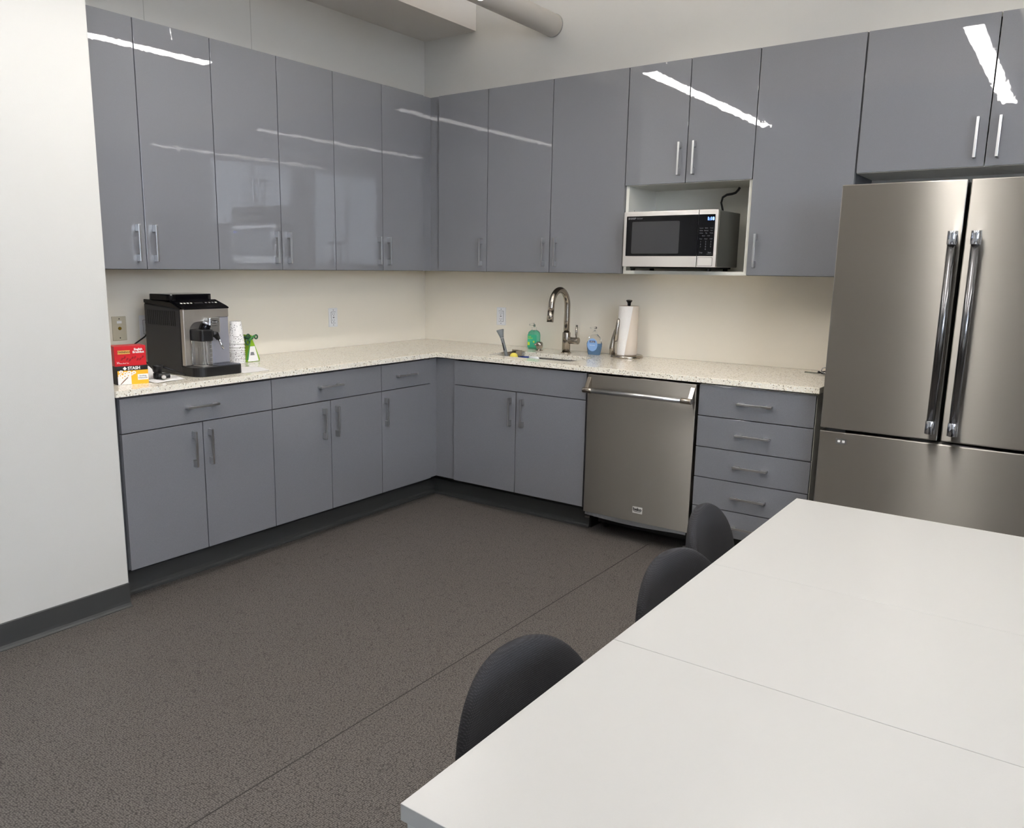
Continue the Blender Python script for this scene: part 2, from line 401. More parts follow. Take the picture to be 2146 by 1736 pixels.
# back wall uppers
cabinet('wall_cabinet', 'single-door grey wall cabinet beside the corner on the back wall', 'cabinet', 'R', .4227, .8007, ZUB, ZUT, DU,
        [('door', .4227, .8007, ZUB, ZUT, (.8007-.036, UH, True))], G1, plinth=False)
cabinet('wall_cabinet', 'two-door grey wall cabinet above the sink', 'cabinet', 'R', .8007, 1.7053, ZUB, ZUT, DU,
        [('door', .8007, 1.2464, ZUB, ZUT, (1.2464-.037, UH, True)), ('door', 1.2464, 1.7053, ZUB, ZUT, (1.2464+.044, UH, True))], G1, plinth=False)
ZMW = 1.8498
mwc = cabinet('microwave_cabinet', 'wall cabinet with two short grey doors above a white open niche holding the microwave', 'cabinet', 'R', 1.7053, 2.3803, ZUB, ZUT, DU,
        [('door', 1.7053, 2.0412, ZMW, ZUT, (2.0412-.036, 1.969, True)), ('door', 2.0412, 2.3803, ZMW, ZUT, (2.0412+.041, 1.969, True))], None, M_melam, niche=1.8490, plinth=False)
for yy, zz in ((-.27, .335), (-.09, .335), (-.27, .28), (-.09, .28)): MB().tube([(.0181, yy, zz), (.0186, yy, zz)], .003, 10).build('shelf_pin_hole', M_slot, mwc)
cabinet('wall_cabinet', 'single-door grey wall cabinet between the microwave and the fridge', 'cabinet', 'R', 2.3803, 2.8392, ZUB, ZUT, DU,
        [('door', 2.3803, 2.8392, ZUB, ZUT, (2.3803+.040, UH+.004, True))], G1, plinth=False)
cabinet('fridge_cabinet', 'wide two-door grey wall cabinet above the fridge', 'cabinet', 'R', 2.842, 3.824, 1.8495, ZUT, DU,
        [('door', 2.842, 3.3315, 1.8495, ZUT, (3.3315-.038, 1.965, True)), ('door', 3.3315, 3.824, 1.8495, ZUT, (3.3315+.041, 1.964, True))], None, M_melam, plinth=False)
cabinet('wall_cabinet', 'grey wall cabinet at the right edge past the fridge doors', 'cabinet', 'R', 3.826, 4.284, ZUB, ZUT, DU,
        [('door', 3.826, 4.284, ZUB, ZUT, (3.87, UH, True))], G1, plinth=False)
# base units, left wall
G2 = 'grey base cabinets under the quartz counter'
cabinet('base_cabinet', 'grey base cabinet with one drawer and two doors next to the white wall', 'cabinet', 'L', -2.6640, -1.8961, ZBB, ZBT, DB,
        [('drawer', -2.6640, -1.8961, ZDS, ZBT, (-2.287, .804, False)), ('door', -2.6640, -2.2835, ZBB, ZDS, (-2.2835-.052, .615, True)), ('door', -2.2835, -1.8961, ZBB, ZDS, (-2.2835+.030, .615, True))], G2)
cabinet('base_cabinet', 'grey base cabinet with one drawer and two doors, middle of the left wall', 'cabinet', 'L', -1.8961, -1.1346, ZBB, ZBT, DB,
        [('drawer', -1.8961, -1.1346, ZDS, ZBT, (-1.524, .808, False)), ('door', -1.8961, -1.5175, ZBB, ZDS, (-1.5175-.054, .615, True)), ('door', -1.5175, -1.1346, ZBB, ZDS, (-1.5175+.035, .615, True))], G2)
cabinet('base_cabinet', 'narrow grey base cabinet with one drawer and one door nearest the corner', 'cabinet', 'L', -1.1346, -.7065, ZBB, ZBT, DB,
        [('drawer', -1.1346, -.7065, ZDS, ZBT, (-.936, .806, False)), ('door', -1.1346, -.7065, ZBB, ZDS, (-1.1346+.028, .612, True))], G2)
sp = thing('side_filler_strip', 'thin dark grey strip between the first base cabinet and the white wall', 'filler panel', (0, YW, 0))
MB().box(.002, DB-.022, .002, .0175, .0, ZBT).build('strip', M_carc, sp)
# base units, back wall
cabinet('sink_cabinet', 'grey sink cabinet with a plain fixed front over two doors', 'cabinet', 'R', .7862, 1.6811, ZBB, ZBT, DB,
        [('false_drawer_front', .7862, 1.6811, ZDS, ZBT, None), ('door', .7862, 1.2329, ZBB, ZDS, (1.2329-.034, .615, True)), ('door', 1.2329, 1.6811, ZBB, ZDS, (1.2329+.049, .615, True))], None, opentop=True)
SZ = [ZBT, .7267, .5743, .4233, .2764, ZBB]
cabinet('drawer_cabinet', 'grey base cabinet with a stack of five drawers beside the dishwasher', 'cabinet', 'R', 2.2948, 2.8345, ZBB, ZBT, DB,
        [('drawer', 2.2948, 2.8345, SZ[i+1], SZ[i], (2.569, SZ[i]-.075, False)) for i in range(5)], None, M_melam)

# ------------------------------------------------------------------ worktop, sink
CD, ZT, ZCB = .669, .914, .8866
def worktop():
    bm = bmesh.new()
    outer = [(.007, YW+.001), (CD, YW+.001), (CD, -CD), (2.8474, -CD), (2.8474, -.007), (.007, -.007)]
    hole = rrect(.935, 1.515, -.545, -.262, .06, 6)
    ov = [bm.verts.new((x, y, ZT)) for x, y in outer]; hv = [bm.verts.new((x, y, ZT)) for x, y in hole]
    es = [bm.edges.new((a[i], a[(i+1) % len(a)])) for a in (ov, hv) for i in range(len(a))]
    bmesh.ops.triangle_fill(bm, edges=es, use_beauty=True)
    r = bmesh.ops.extrude_face_region(bm, geom=bm.faces[:])
    for v in [g for g in r['geom'] if isinstance(g, bmesh.types.BMVert)]: v.co.z = ZCB
    bmesh.ops.recalc_face_normals(bm, faces=bm.faces)
    me = bpy.data.meshes.new('worktop'); bm.to_mesh(me); bm.free(); me.materials.append(M_quartz)
    o = bpy.data.objects.new('worktop', me); C.objects.link(o)
    b = o.modifiers.new('bevel', 'BEVEL'); b.width = .0015; b.segments = 2; b.limit_method = 'ANGLE'; b.angle_limit = .7
    return tag(o, 'L-shaped cream speckled quartz worktop over the grey base cabinets', 'worktop')
worktop()
sk = thing('undermount_sink', 'undermount stainless sink bowl set in the quartz worktop', 'sink', (1.225, -.4035, ZCB-.20))
def rr3(d, z, r=.06): return [(x, y, z) for x, y in rrect(-.29-d, .29+d, -.1415-d, .1415+d, r, 6)]
mb = MB(); mb.ring([rr3(.018, .1985), rr3(-.001, .1985), rr3(-.004, .19), rr3(-.008, .03), rr3(-.03, .004), rr3(-.08, 0)], 0, True, False)
mb.ring([rr3(.018, .1985), rr3(.002, .196), rr3(-.005, .03), rr3(-.03, .0), rr3(-.08, -.003)], 0, True, False)
mb.f.append([len(mb.v)-28+i for i in range(28)]); mb.m.append(0); mb.sm.append(False)
mb.add(rr3(-.08, 0), [tuple(range(28))], 0); mb.build('bowl', M_sink, sk)
MB().lathe([(.03, .0), (.042, .001), (.042, .004), (.034, .005), (.03, .002)], (0, 0, .001), 24).build('drain', M_chrome, sk)
# small wire caddy clipped at the back left of the bowl
cy = thing('sink_caddy', 'small steel caddy hooked on the rear left rim of the sink', 'caddy', (.995, -.30, ZT))
mb = MB().box(-.035, .035, -.001, .002, -.03, .012).box(-.035, -.032, -.06, 0, -.03, .0).box(.032, .035, -.06, 0, -.03, .012).box(-.035, .035, -.062, -.058, -.03, 0).box(-.035, .035, -.06, 0, -.032, -.029).box(-.035, .035, 0, .045, .0015, .004)
mb.build('tray', M_nickel, cy)

# ------------------------------------------------------------------ faucet
fx, fy = 1.255, -.155
t = thing('kitchen_faucet', 'tall brushed nickel gooseneck faucet behind the sink', 'faucet', (fx, fy, ZT))
MB().lathe([(.031, 0), (.031, .005), (.026, .007)], n=40).build('base_plate', M_nickel, t)
MB().lathe([(.0245, .006), (.0245, .123), (.0235, .125)], n=40).build('faucet_body', M_nickel, t)
R0 = .0905; zc = .283
pts = [(0, 0, .12), (0, 0, .2), (0, 0, .26)] + [(0, -R0+R0*math.cos(a), zc+R0*1.05*math.sin(a)) for a in [PI*k/20*1.0 for k in range(0, 20)]] + [(0, -2*R0-.001, zc-.005), (0, -2*R0-.004, .262)]
MB().tube(pts, .0180, 20).build('gooseneck', M_nickel, t)
MB().tube([(0, -2*R0-.0045, .261), (0, -2*R0-.012, .195)], .017, 20, rs=[.0186, .0195]).tube([(0, -2*R0-.0045, .263), (0, -2*R0-.0047, .261)], .0192, 20).build('spray_head', M_nickel, t)
MB().tube([(.02, 0, .078), (.084, 0, .078)], .0205, 28).build('valve_barrel', M_nickel, t, .002)
MB().tube([(.068, 0, .095), (.068, 0, .108), (.068, 0, .112), (.069, 0, .172)], .006, 14, rs=[.0045, .0045, .0065, .0068]).build('lever', M_nickel, t)
# deck soap dispenser
t = thing('soap_dispenser_pump', 'squat brushed nickel soap dispenser pump by the green soap bottle', 'soap dispenser', (1.058, -.146, ZT))
MB().lathe([(.024, 0), (.024, .004), (.014, .008), (.014, .012), (.021, .018), (.0225, .04), (.02, .05), (.012, .055), (.004, .056)], n=28).build('pump_head', M_nickel, t)
MB().tube([(-.008, -.012, .038), (-.02, -.028, .038)], .0055, 12, rs=[.008, .005]).build('spout', M_nickel, t)

# ------------------------------------------------------------------ dishwasher
dx = 1.697; dw = .592
t = thing('dishwasher', 'stainless steel dishwasher between the sink cabinet and the drawers', 'dishwasher', (dx, 0, 0))
MB().box(.004, dw-.004, -.60, -.03, .115, .868).box(.004, dw-.004, -.5, -.05, .03, .115).build('tub', M_black, t)
for a in (.04, dw-.04):
    for b in (-.47, -.08): MB().lathe([(.015, 0), (.015, .006), (.007, .008), (.007, .031)], (a, b, 0), 12).build('levelling_foot', M_black, t)
dr = MB().box(0, dw, -.672, -.602, .129, .876).build('door', M_steel, t, .003)
hb = MB().tube([(.026, -.722, .798), (dw-.03, -.722, .798)], .0125, 20).build('handle_bar', M_pull, t)
for a0_, a1_ in ((.0, .052), (dw-.056, dw-.002)):
    MB().tube([(a0_+.001, -.722, .798), (a1_, -.722, .798)], .0145, 20).prism([(-.724, .788), (-.712, .783), (-.6725, .80), (-.6725, .862), (-.679, .862)], a0_+.002 if a0_ == 0 else a1_-.024, a0_+.024 if a0_ == 0 else a1_-.002, 'x').build('handle_bracket', M_nickel, t, .002)
bd = MB().box(.290, .344, -.6735, -.672, .178, .212).build('brand_badge', mat('pale badge', srgb(214, 212, 208), .35), t)
text('lettering', 'beko', .024, plane_mtx((.317, -.6738, .199), (1, 0, 0), (0, 0, 1)), M_ink, bd, bold=.0006)
MB().box(.298, .336, -.6745, -.6735, .186, .188).build('underline', M_ink, bd)
kk = MB(); NN = 24
for i in range(NN):
    x0_ = .004+(dw-.02)*i/NN; x1_ = .004+(dw-.02)*(i+1)/NN
    d0 = .112-.010*math.sin(PI*min(1, i/NN*1.1)); d1 = .112-.010*math.sin(PI*min(1, (i+1)/NN*1.1))
    kk.add([(x0_, -.655, .128), (x1_, -.655, .128), (x1_, -.66, d1), (x0_, -.66, d0), (x0_, -.65, d0), (x1_, -.65, d1)], [(0, 1, 2, 3), (3, 2, 5, 4)])
kk.box(.004, .035, -.66, -.60, .092, .104)
kk.build('lower_trim_strip', M_dsteel, t)

# ------------------------------------------------------------------ fridge
fx0 = 2.882; FW = .903; seam = .450
t = thing('refrigerator', 'stainless steel french door refrigerator with a freezer drawer', 'refrigerator', (fx0, 0, 0))
MB().box(.004, FW-.004, -.675, -.03, .03, 1.745).build('cabinet_body', M_dsteel, t, .003)
MB().box(.02, FW-.02, -.66, -.05, 0, .05).build('base_grille', M_black, t)
MB().box(.012, FW-.012, -.684, -.675, .06, 1.74).build('door_gasket', M_black, t)
dl = MB().box(0, seam-.006, -.75, -.684, .757, 1.7655).build('left_door', M_steel, t, .004)
dr = MB().box(seam+.005, FW, -.75, -.684, .757, 1.7655).build('right_door', M_steel, t, .004)
dd = MB().box(0, FW, -.75, -.684, .075, .745).build('freezer_drawer', M_steel, t, .004)
for a_, b_ in ((.02, .10), (FW-.1, FW-.02)): MB().box(a_, b_, -.74, -.69, .7455, .7560).build('door_hinge', M_black, t)
for a_, b_ in ((.02, .10), (FW-.1, FW-.02)): MB().box(a_, b_, -.72, -.62, 1.746, 1.764).build('top_hinge_cover', M_black, t)
MB().box(seam-.012, seam+.012, -.70, -.684, 1.70, 1.757).build('centre_latch', M_black, t)
def fh(parent, x):
    h = MB().tube([(x, -.812, .84), (x, -.812, 1.53)], .0145, 24).build('handle_bar', M_dsteel, parent)
    for z0_, z1_ in ((.793, .846), (1.522, 1.573)):
        MB().tube([(x, -.812, z0_), (x, -.812, z1_)], .0175, 24).box(x-.010, x+.010, -.812, -.751, z0_+.006, z1_-.006).build('handle_bracket', M_chrome, parent, .002)
fh(dl, 3.301-fx0+.002); fh(dr, 3.378-fx0+.002)
stk = MB().box(.068, .112, -.7508, -.750, .693, .718).build('small_sticker', M_pull, dd)
MB().box(.076, .086, -.7514, -.7508, .701, .711).box(.094, .104, -.7514, -.7508, .701, .711).build('sticker_print', M_paper, stk)

# ------------------------------------------------------------------ microwave
mx0, my0 = 1.757, -.455; MWW, MWH, MWD = .503, .277, .32
t = thing('microwave_oven', 'stainless and black microwave oven in the white niche', 'microwave', (mx0, my0, 1.4106))
Z = .0205
MB().box(.004, MWW-.004, .022, MWD, Z, Z+MWH-.002).build('case', mat('grey microwave case', srgb(104, 104, 100), .35, metal=.5), t, .004)
fp = MB(); dW = .405
dz0, dz1 = Z+.054, Z+MWH-.022
dpart = MB().prism(rrect(0, dW-.0012, Z, Z+MWH, .004, 3), 0, .0225, 'y').build('door', M_bright, t, .0015)
MB().prism(rrect(.016, dW-.0012, dz0, dz1, .003, 3), -.0012, .0008, 'y').build('door_glass', M_bgloss, dpart)
MB().prism(rrect(.048, .308, dz0+.012, dz1-.028, .006, 3), -.0017, -.0011, 'y').build('window_screen', M_window, dpart)
text('lettering', 'SHARP', .0125, plane_mtx((.046, -.0014, dz1-.012), (1, 0, 0), (0, 0, 1)), M_gink, dpart, depth=.0003, bold=.0003, sx=1.15)
text('lettering', 'Carousel', .009, plane_mtx((.088, -.0014, dz1-.012), (1, 0, 0), (0, 0, 1)), M_dimink, dpart, depth=.0003)
cp = MB().prism(rrect(dW+.0012, MWW, Z, Z+MWH, .004, 3), 0, .0225, 'y').build('control_panel', M_bright, t, .0015)
MB().prism(rrect(dW+.0012, MWW-.014, dz0, dz1, .003, 3), -.0012, .0008, 'y').build('keypad', M_bgloss, cp)
text('clock_digits', '1:18', .021, plane_mtx((dW+.062, -.0014, dz1-.022), (1, 0, 0), (0, 0, 1)), M_blueled, cp, depth=.0003, bold=.0006)
cxm = dW+.043
def kt(s, dx_, z, sz=.006): return text('keypad_print', s, sz, plane_mtx((cxm+dx_, -.0014, z), (1, 0, 0), (0, 0, 1)), M_dimink, cp, depth=.0002, sx=.9)
zk = dz1
for row, zr in ((('Popcorn', 'Baked', 'Frozen'), .066), (('Reheat', 'Beverage', 'Pizza'), .078), (('Defrost', 'Veg', 'Minute'), .090), (('Sensor', 'Cook'), .103), (('Timer', 'Power', 'Clock'), .118)):
    for i, s_ in enumerate(row): kt(s_, (i-(len(row)-1)/2)*.026, zk-zr, .0065)
for r_, row in enumerate((('1', '2', '3'), ('4', '5', '6'), ('7', '8', '9'), ('', '0', ''))):
    for i, s_ in enumerate(row):
        if s_: kt(s_, (i-1)*.026, zk-.132-r_*.012, .0105)
kt('Stop', -.022, zk-.184, .010); kt('Start', .022, zk-.184, .010)
MB().box(cxm+.008, cxm+.038, -.0016, -.0012, zk-.1925, zk-.1915).build('keypad_line', M_dimink, cp)
MB().prism(rrect(dW+.006, MWW-.018, Z+.007, Z+.046, .003, 3), -.0016, .0005, 'y').build('door_button', M_bright, cp, .0006)
MB().prism(rrect(dW+.0045, MWW-.0165, Z+.0055, Z+.0475, .003, 3), -.0004, .0005, 'y').build('button_gap', M_black, cp)
for a in (.04, MWW-.05):
    for b in (.045, MWD-.04): MB().lathe([(.012, 0), (.012, Z+.001)], (a, b, 0), 14).build('foot', M_black, t)
MB().box(.03, MWW-.03, .03, MWD-.02, .012, Z+.001).build('base_plate', M_black, t)
cpts = [(2.171, -.14, 1.69), (2.165, -.15, 1.73), (2.160, -.16, 1.762), (2.170, -.17, 1.788), (2.195, -.18, 1.799), (2.225, -.19, 1.801), (2.243, -.19, 1.806), (2.256, -.19, 1.82), (2.263, -.19, 1.8315)]
MB().tube([(p[0]-mx0, p[1]-my0, p[2]-1.4106) for p in cpts], .005, 10, flat=1.3).build('power_cord', M_bplas, t)

# ------------------------------------------------------------------ wall plates
def plate(name, label, cat, loc, rz, kind, w_=.071, h_=.116):
    t = thing(name, label, cat, loc, rz)
    m = M_ivory if kind == 'phone' else M_white
    MB().box(-w_/2, w_/2, -.006, 0, -h_/2, h_/2).build('cover_plate', m, t, .0018)
    if kind == 'outlet':
        r = MB().prism(rrect(-.0175, .0175, -.034, .034, .003, 3), -.0085, -.005, 'y').build('receptacle', M_white, t, .0004)
        MB().prism(rrect(-.019, .019, -.0355, .0355, .003, 3), -.0063, -.0055, 'y').build('receptacle_gap', M_slot, t)
        sl = MB()
        for c_ in (-.02, .018):
            sl.box(-.0075, -.0055, -.0088, -.0084, c_, c_+.008).box(.0055, .0075, -.0088, -.0084, c_, c_+.008)
            sl.prism([( .0025*math.cos(a), c_-.006+.0025*math.sin(a)) for a in [PI*2*k/10 for k in range(10)]], -.0088, -.0084, 'y')
        sl.build('slots', M_slot, r)
        MB().box(-.006, .006, -.0092, -.0084, -.003, .0035).build('test_buttons', M_gink, r)
    else:
        MB().prism([(.008*math.cos(a), .008*math.sin(a)) for a in [PI*2*k/12 for k in range(12)]], -.010, -.005, 'y').build('jack', M_brass, t)
        MB().box(-.012, .012, -.0066, -.0058, .024, .036).build('paper_label', M_paper, t)
    sc = MB()
    for c_ in (-h_/2+.012, h_/2-.012): sc.prism([(.003*math.cos(a), c_+.003*math.sin(a)) for a in [PI*2*k/10 for k in range(10)]], -.0068, -.0058, 'y')
    sc.build('screws', M_gink if kind == 'outlet' else M_slot, t)
    return t
plate('phone_jack_plate', 'ivory phone jack plate on the left splashback above the tea boxes', 'wall plate', (.0065, -2.280, 1.109), PI/2, 'phone')
o1 = plate('wall_outlet', 'white wall outlet partly behind the coffee machine with a black plug', 'outlet', (.0065, -2.139, 1.109), PI/2, 'outlet')
plate('wall_outlet', 'white wall outlet on the left splashback, in the open between cups and corner', 'outlet', (.0065, -.886, 1.102), PI/2, 'outlet')
plate('wall_outlet', 'white wall outlet on the back splashback left of the faucet', 'outlet', (.670, -.0065, 1.103), 0, 'outlet')
plate('wall_outlet', 'white wall outlet beside the fridge edge, mostly hidden', 'outlet', (2.748, -.0065, 1.10), 0, 'outlet')

# ------------------------------------------------------------------ coffee machine
cm = thing('espresso_machine', 'black and silver automatic espresso machine on the left counter', 'coffee machine', (.165, -2.238, ZT))
CW = .250
cab_ = MB()
cab_.prism([(0, .01), (.01, .0), (.29, .0), (.29, .302), (.0, .322)], 0, CW, 'y')
cab_.build('housing', M_char, cm, .006)
vs_ = MB()
for k in range(15): x_ = .03+k*.0155; vs_.box(x_, x_+.006, -.0012, .0, .225, .292)
vs_.build('side_vents', M_black, cm)
MB().prism([(0, .3225), (.29, .3025), (.292, .309), (.225, .334), (.0, .340)], -.001, CW+.001, 'y').build('top_cover', M_bgloss, cm, .004)
MB().prism(rrect(.012, .20, .012, CW-.004, .03, 6), .335, .366).build('bean_hopper_lid', M_bgloss, cm, .004)
# slanted control panel
pn = MB().prism([(.205, .336), (.318, .300), (.318, .3065), (.303, .3135), (.215, .3405)], .004, CW-.004, 'y').build('control_panel', M_bgloss, cm, .003)
px = Vector((0, 1, 0)); py = Vector((-.088, 0, .027)).normalized()
for i, dy in enumerate((.030, .047, .064, .081, .160, .178, .196, .214)):
    MB().add([tuple(Vector((.262, dy, .3275))+px*a+py*b) for a, b in ((-.005, -.005), (.005, -.005), (.005, .005), (-.005, .005))], [(0, 1, 2, 3)]).build('touch_icon', M_wink if i in (0, 1, 2, 3, 7) else M_gink, pn)
MB().add([tuple(Vector((.262, .120, .3272))+px*a+py*b) for a, b in ((-.022, -.008), (.022, -.008), (.022, .008), (-.022, .008))], [(0, 1, 2, 3)]).build('display', M_char, pn)
# front fascia with arch opening, in y-z plane
def fascia():
    o_ = [(0, .045), (.030, .045)]
    arch = [(.030, .20)] + [(.030+.045-.045*math.cos(a), .20+.042*math.sin(a)) for a in [PI/2*k/8 for k in range(1, 9)]] + [(.150, .243), (.150, .262), (.243, .262), (.243, .302), (0, .302)]
    return o_+arch
fa = MB().prism(fascia(), .291, .316, 'x').build('front_fascia', M_silv, cm, .003)
MB().box(.291, .297, .030, .150, .045, .243).build('recess_back', M_silv, cm)
MB().box(.291, .311, .150, .243, .045, .2615).build('right_front_panel', M_silv2, cm, .002)
MB().box(.2975, .299, .110, .1495, .045, .125).build('grounds_drawer', M_silv, cm, .001)
# spout block
sb = MB().prism(rrect(.297, .352, .110, .172, .010, 4), .192, .262).build('coffee_spout_block', M_pull, cm, .002)
MB().prism([(.138+.021*math.cos(a), .243+.0065*math.sin(a)) for a in [2*PI*k/24 for k in range(24)]], .352, .3533, 'x').build('badge', M_bgloss, sb)
text('lettering', "DeLonghi", .0085, plane_mtx((.3536, .138, .2430), (0, 1, 0), (0, 0, 1)), M_wink, sb, depth=.0002)
text('lettering', "MAGNIFICA", .0055, plane_mtx((.3524, .138, .225), (0, 1, 0), (0, 0, 1)), M_ink, sb, depth=.0002)
MB().tube([(.335, .132, .2), (.335, .132, .186)], .007, 12).tube([(.335, .146, .2), (.335, .146, .186)], .007, 12).build('coffee_nozzles', M_bplas, sb)
# milk carafe
ca = MB().prism(rrect(.302, .396, .036, .096, .016, 6), .040, .165).build('milk_carafe', M_clear, cm, .002)
MB().prism(rrect(.306, .392, .040, .092, .013, 6), .043, .046).build('carafe_floor', M_silv, ca)
mk = MB()
for k in range(5): mk.box(.3963, .3966, .076, .088, .065+k*.02, .0665+k*.02)
mk.build('level_marks', M_gink, ca)
MB().prism(rrect(.300, .398, .033, .102, .016, 6), .160, .212).build('carafe_lid', M_bplas, ca, .004)
MB().tube([(.345, .085, .205), (.352, .093, .236)], .022, 20, rs=[.026, .023]).build('froth_knob', M_bgloss, ca, .002)
MB().tube([(.350, .091, .232), (.353, .095, .243)], .015, 20).build('knob_cap', M_silv2, ca)
MB().tube([(.37, .108, .190), (.372, .128, .186), (.373, .140, .165)], .012, 14, rs=[.015, .015, .010]).build('milk_arm', M_bplas, ca)
MB().tube([(.373, .139, .170), (.378, .155, .130), (.379, .160, .118)], .0055, 12).build('milk_spout', M_chrome, ca)
# drip tray
mb = MB(); tp = [(.285, -.002), (.36, -.002)] + [(.36+.052*math.sin(a)*1.0, .055-.057*math.cos(a)) for a in [PI/2*k/8 for k in range(1, 9)]] + [(.414, .12), (.414, .205)] + [(.385+.029*math.cos(a), .215+.029*math.sin(a)) for a in [PI/2*k/6 for k in range(1, 7)]] + [(.285, .244)]
mb.prism(tp, 0, .043, 'z'); mb.build('drip_tray', M_bplas, cm, .003)
gr = MB()
for k in range(9): gr.box(.318+k*.0095, .322+k*.0095, .115, .232, .0432, .0462)
gr.box(.316, .402, .113, .117, .0432, .0462).box(.316, .402, .230, .234, .0432, .0462).box(.316, .402, .170, .174, .0432, .0462)
gr.build('drip_grille', M_chrome, cm)
plug = MB().box(-.155, -.134, .095, .118, .165, .192).build('plug', M_bplas, cm, .003)
cdp = [(-.140, .10, .175), (-.125, .07, .15), (-.10, .00, .12), (-.06, -.012, .10), (-.035, -.016, .07), (-.02, -.010, .045), (.003, .01, .03)]
MB().tube(cdp, .0035, 10).build('power_cord', M_bplas, cm)

# ------------------------------------------------------------------ tea boxes
ang = math.atan2(-.031, .124)
W1 = .128
def tea(name, label, z, h, dep, m, off=(0, 0), rot=0.0):
    t = thing(name, label, 'tea box', (.519+off[0], -2.591+off[1], z), ang+PI/2+rot)
    return t     # local: x along the front, -y out of the front face
# local +y goes back into the counter
t = thing('tea_box', 'yellow and black chamomile tea box, under the red one', 'tea box', (.519, -2.591, ZT), PI/2+ang)
b_ = MB().box(0, W1, 0, .078, 0, .078).build('carton', M_ink, t, .0008)
MB().box(.004, W1-.0005, -.0005, .001, .001, .0590).build('front_panel', M_paper, b_)
MB().box(.058, W1, -.0008, .0005, .0, .059).build('orange_panel', M_yel, b_)
MB().prism([(.004, .0592), (.05, .0592), (.085, .058), (.05, .05), (.004, .035)], -.0010, .0, 'y').build('orange_corner', M_yel, b_)
MB().box(.084, W1-.001, -.0013, .0, .017, .0415).build('name_panel', M_paper, b_)
mx_ = lambda x, z, y=-.0013: plane_mtx((x, y, z), (1, 0, 0), (0, 0, 1))
text('lettering', 'STASH', .0175, mx_(.071, .0685, -.0006), M_wink, b_, bold=.0005)
text('lettering', 'Soothing', .008, mx_(.105, .034, -.0016), M_ink, b_, depth=.0003); text('lettering', 'Chamomile', .008, mx_(.105, .0255, -.0016), M_ink, b_, depth=.0003)
MB().prism([(.034+.008*math.cos(PI/2*k), .0685+.008*math.sin(PI/2*k)) for k in range(4)], -.001, .0, 'y').build('logo_diamond', M_wink, b_)
fl = MB(); fc = MB()
for fxx, fz in ((.018, .055), (.034, .048), (.05, .052), (.014, .04), (.032, .036), (.06, .045), (.022, .03), (.046, .038), (.07, .05)):
    for k in range(7):
        a = 2*PI*k/7; cx_, cz_ = fxx+.0055*math.cos(a), fz+.0045*math.sin(a)
        fl.prism([(cx_+.0032*math.cos(q), cz_+.0028*math.sin(q)) for q in [2*PI*j/8 for j in range(8)]], -.0016, -.0009, 'y')
    fc.prism([(fxx+.0026*math.cos(q), fz+.0024*math.sin(q)) for q in [2*PI*j/10 for j in range(10)]], -.0022, -.0012, 'y')
fl.build('flower_print', M_wink, b_); fc.build('flower_centres', M_gold, b_)
MB().prism([(.012, .003), (.016, .003), (.03, .016), (.045, .03), (.043, .032), (.028, .019)], -.0018, -.0008, 'y').build('stem_print', M_brown, b_)
t = thing('tea_box', 'red english breakfast tea box on top of the yellow one', 'tea box', (.515, -2.594, ZT+.0782), PI/2+ang+.01)
b_ = MB().box(0, W1+.001, 0, .078, 0, .0845).build('carton', M_red, t, .001)
MB().box(.014, .064, -.0008, .0, .051, .0665).build('brand_panel', M_gold, b_)
text('lettering', 'TWININGS', .0105, mx_(.039, .0585, -.0010), M_ink, b_, bold=.0002, depth=.0003)
text('lettering', 'English', .0125, mx_(.098, .069, -.0004), M_wink, b_, bold=.0004); text('lettering', 'Breakfast', .0125, mx_(.098, .0575, -.0004), M_wink, b_, bold=.0004)
text('lettering', 'Pure Black Tea', .0062, mx_(.038, .012, -.0004), M_wink, b_); text('lettering', '20', .011, mx_(.013, .015, -.0004), M_wink, b_)
MB().box(0.001, W1, -.0004, .0, .047, .0475).build('fold_line', M_dred, b_)
pr_ = MB()
for k in range(9):
    a = .024+k*.0105; z_ = .030+.006*math.sin(k*1.7)
    pr_.prism([(a, z_-.006), (a+.008, z_-.004), (a+.013, z_+.004), (a+.006, z_+.007)], -.0005, .0, 'y')
pr_.build('leaf_print', M_dred, b_)

# ------------------------------------------------------------------ napkin and scoop
t = thing('paper_towel_sheet', 'crumpled white paper towel sheet under the black scoop', 'paper towel', (.385, -2.36, ZT))
mb = MB(); nx, ny = 14, 14; vs_ = []
for i in range(nx+1):
    for j in range(ny+1):
        u, w_ = i/nx, j/ny
        x = .05+.19*u - .03*w_; y = -.095+.155*w_
        y = min(y, .085); z = .0015+.004*abs(math.sin(7*u+3*w_))*(.4+w_*.6)
        z += .05*max(0, 1-u/.35)*max(0, 1-abs(w_-.55)/.35)
        if w_ > .75: z += (w_-.75)*.05*(1-u)
        vs_.append((x-.03, y, z))
mb.add(vs_, [(i*(ny+1)+j, (i+1)*(ny+1)+j, (i+1)*(ny+1)+j+1, i*(ny+1)+j+1) for i in range(nx) for j in range(ny)], 0, False)
o = mb.build('sheet', M_paper, t); sm = o.modifiers.new('thickness', 'SOLIDIFY'); sm.thickness = .0008; sm.offset = 0
t = thing('paper_napkin', 'white paper sheet under the front right of the espresso machine', 'napkin', (.50, -1.94, ZT))
MB().add([(-.12, -.055, .0012), (.10, -.07, .0012), (.095, .085, .0012), (-.03, .125, .0022), (-.125, .06, .0012)], [(0, 1, 2, 3, 4)]).build('sheet', M_paper, t).modifiers.new('thickness', 'SOLIDIFY').thickness = .0006
t = thing('coffee_scoop', 'black coffee scoop with a flat handle lying on the paper towel', 'scoop', (.490, -2.385, ZT+.006))
MB().lathe([(.017, .028), (.020, .030), (.024, .052), (.026, .058), (.024, .058), (.021, .050), (.012, .032)], n=24).build('cup', M_bplas, t)
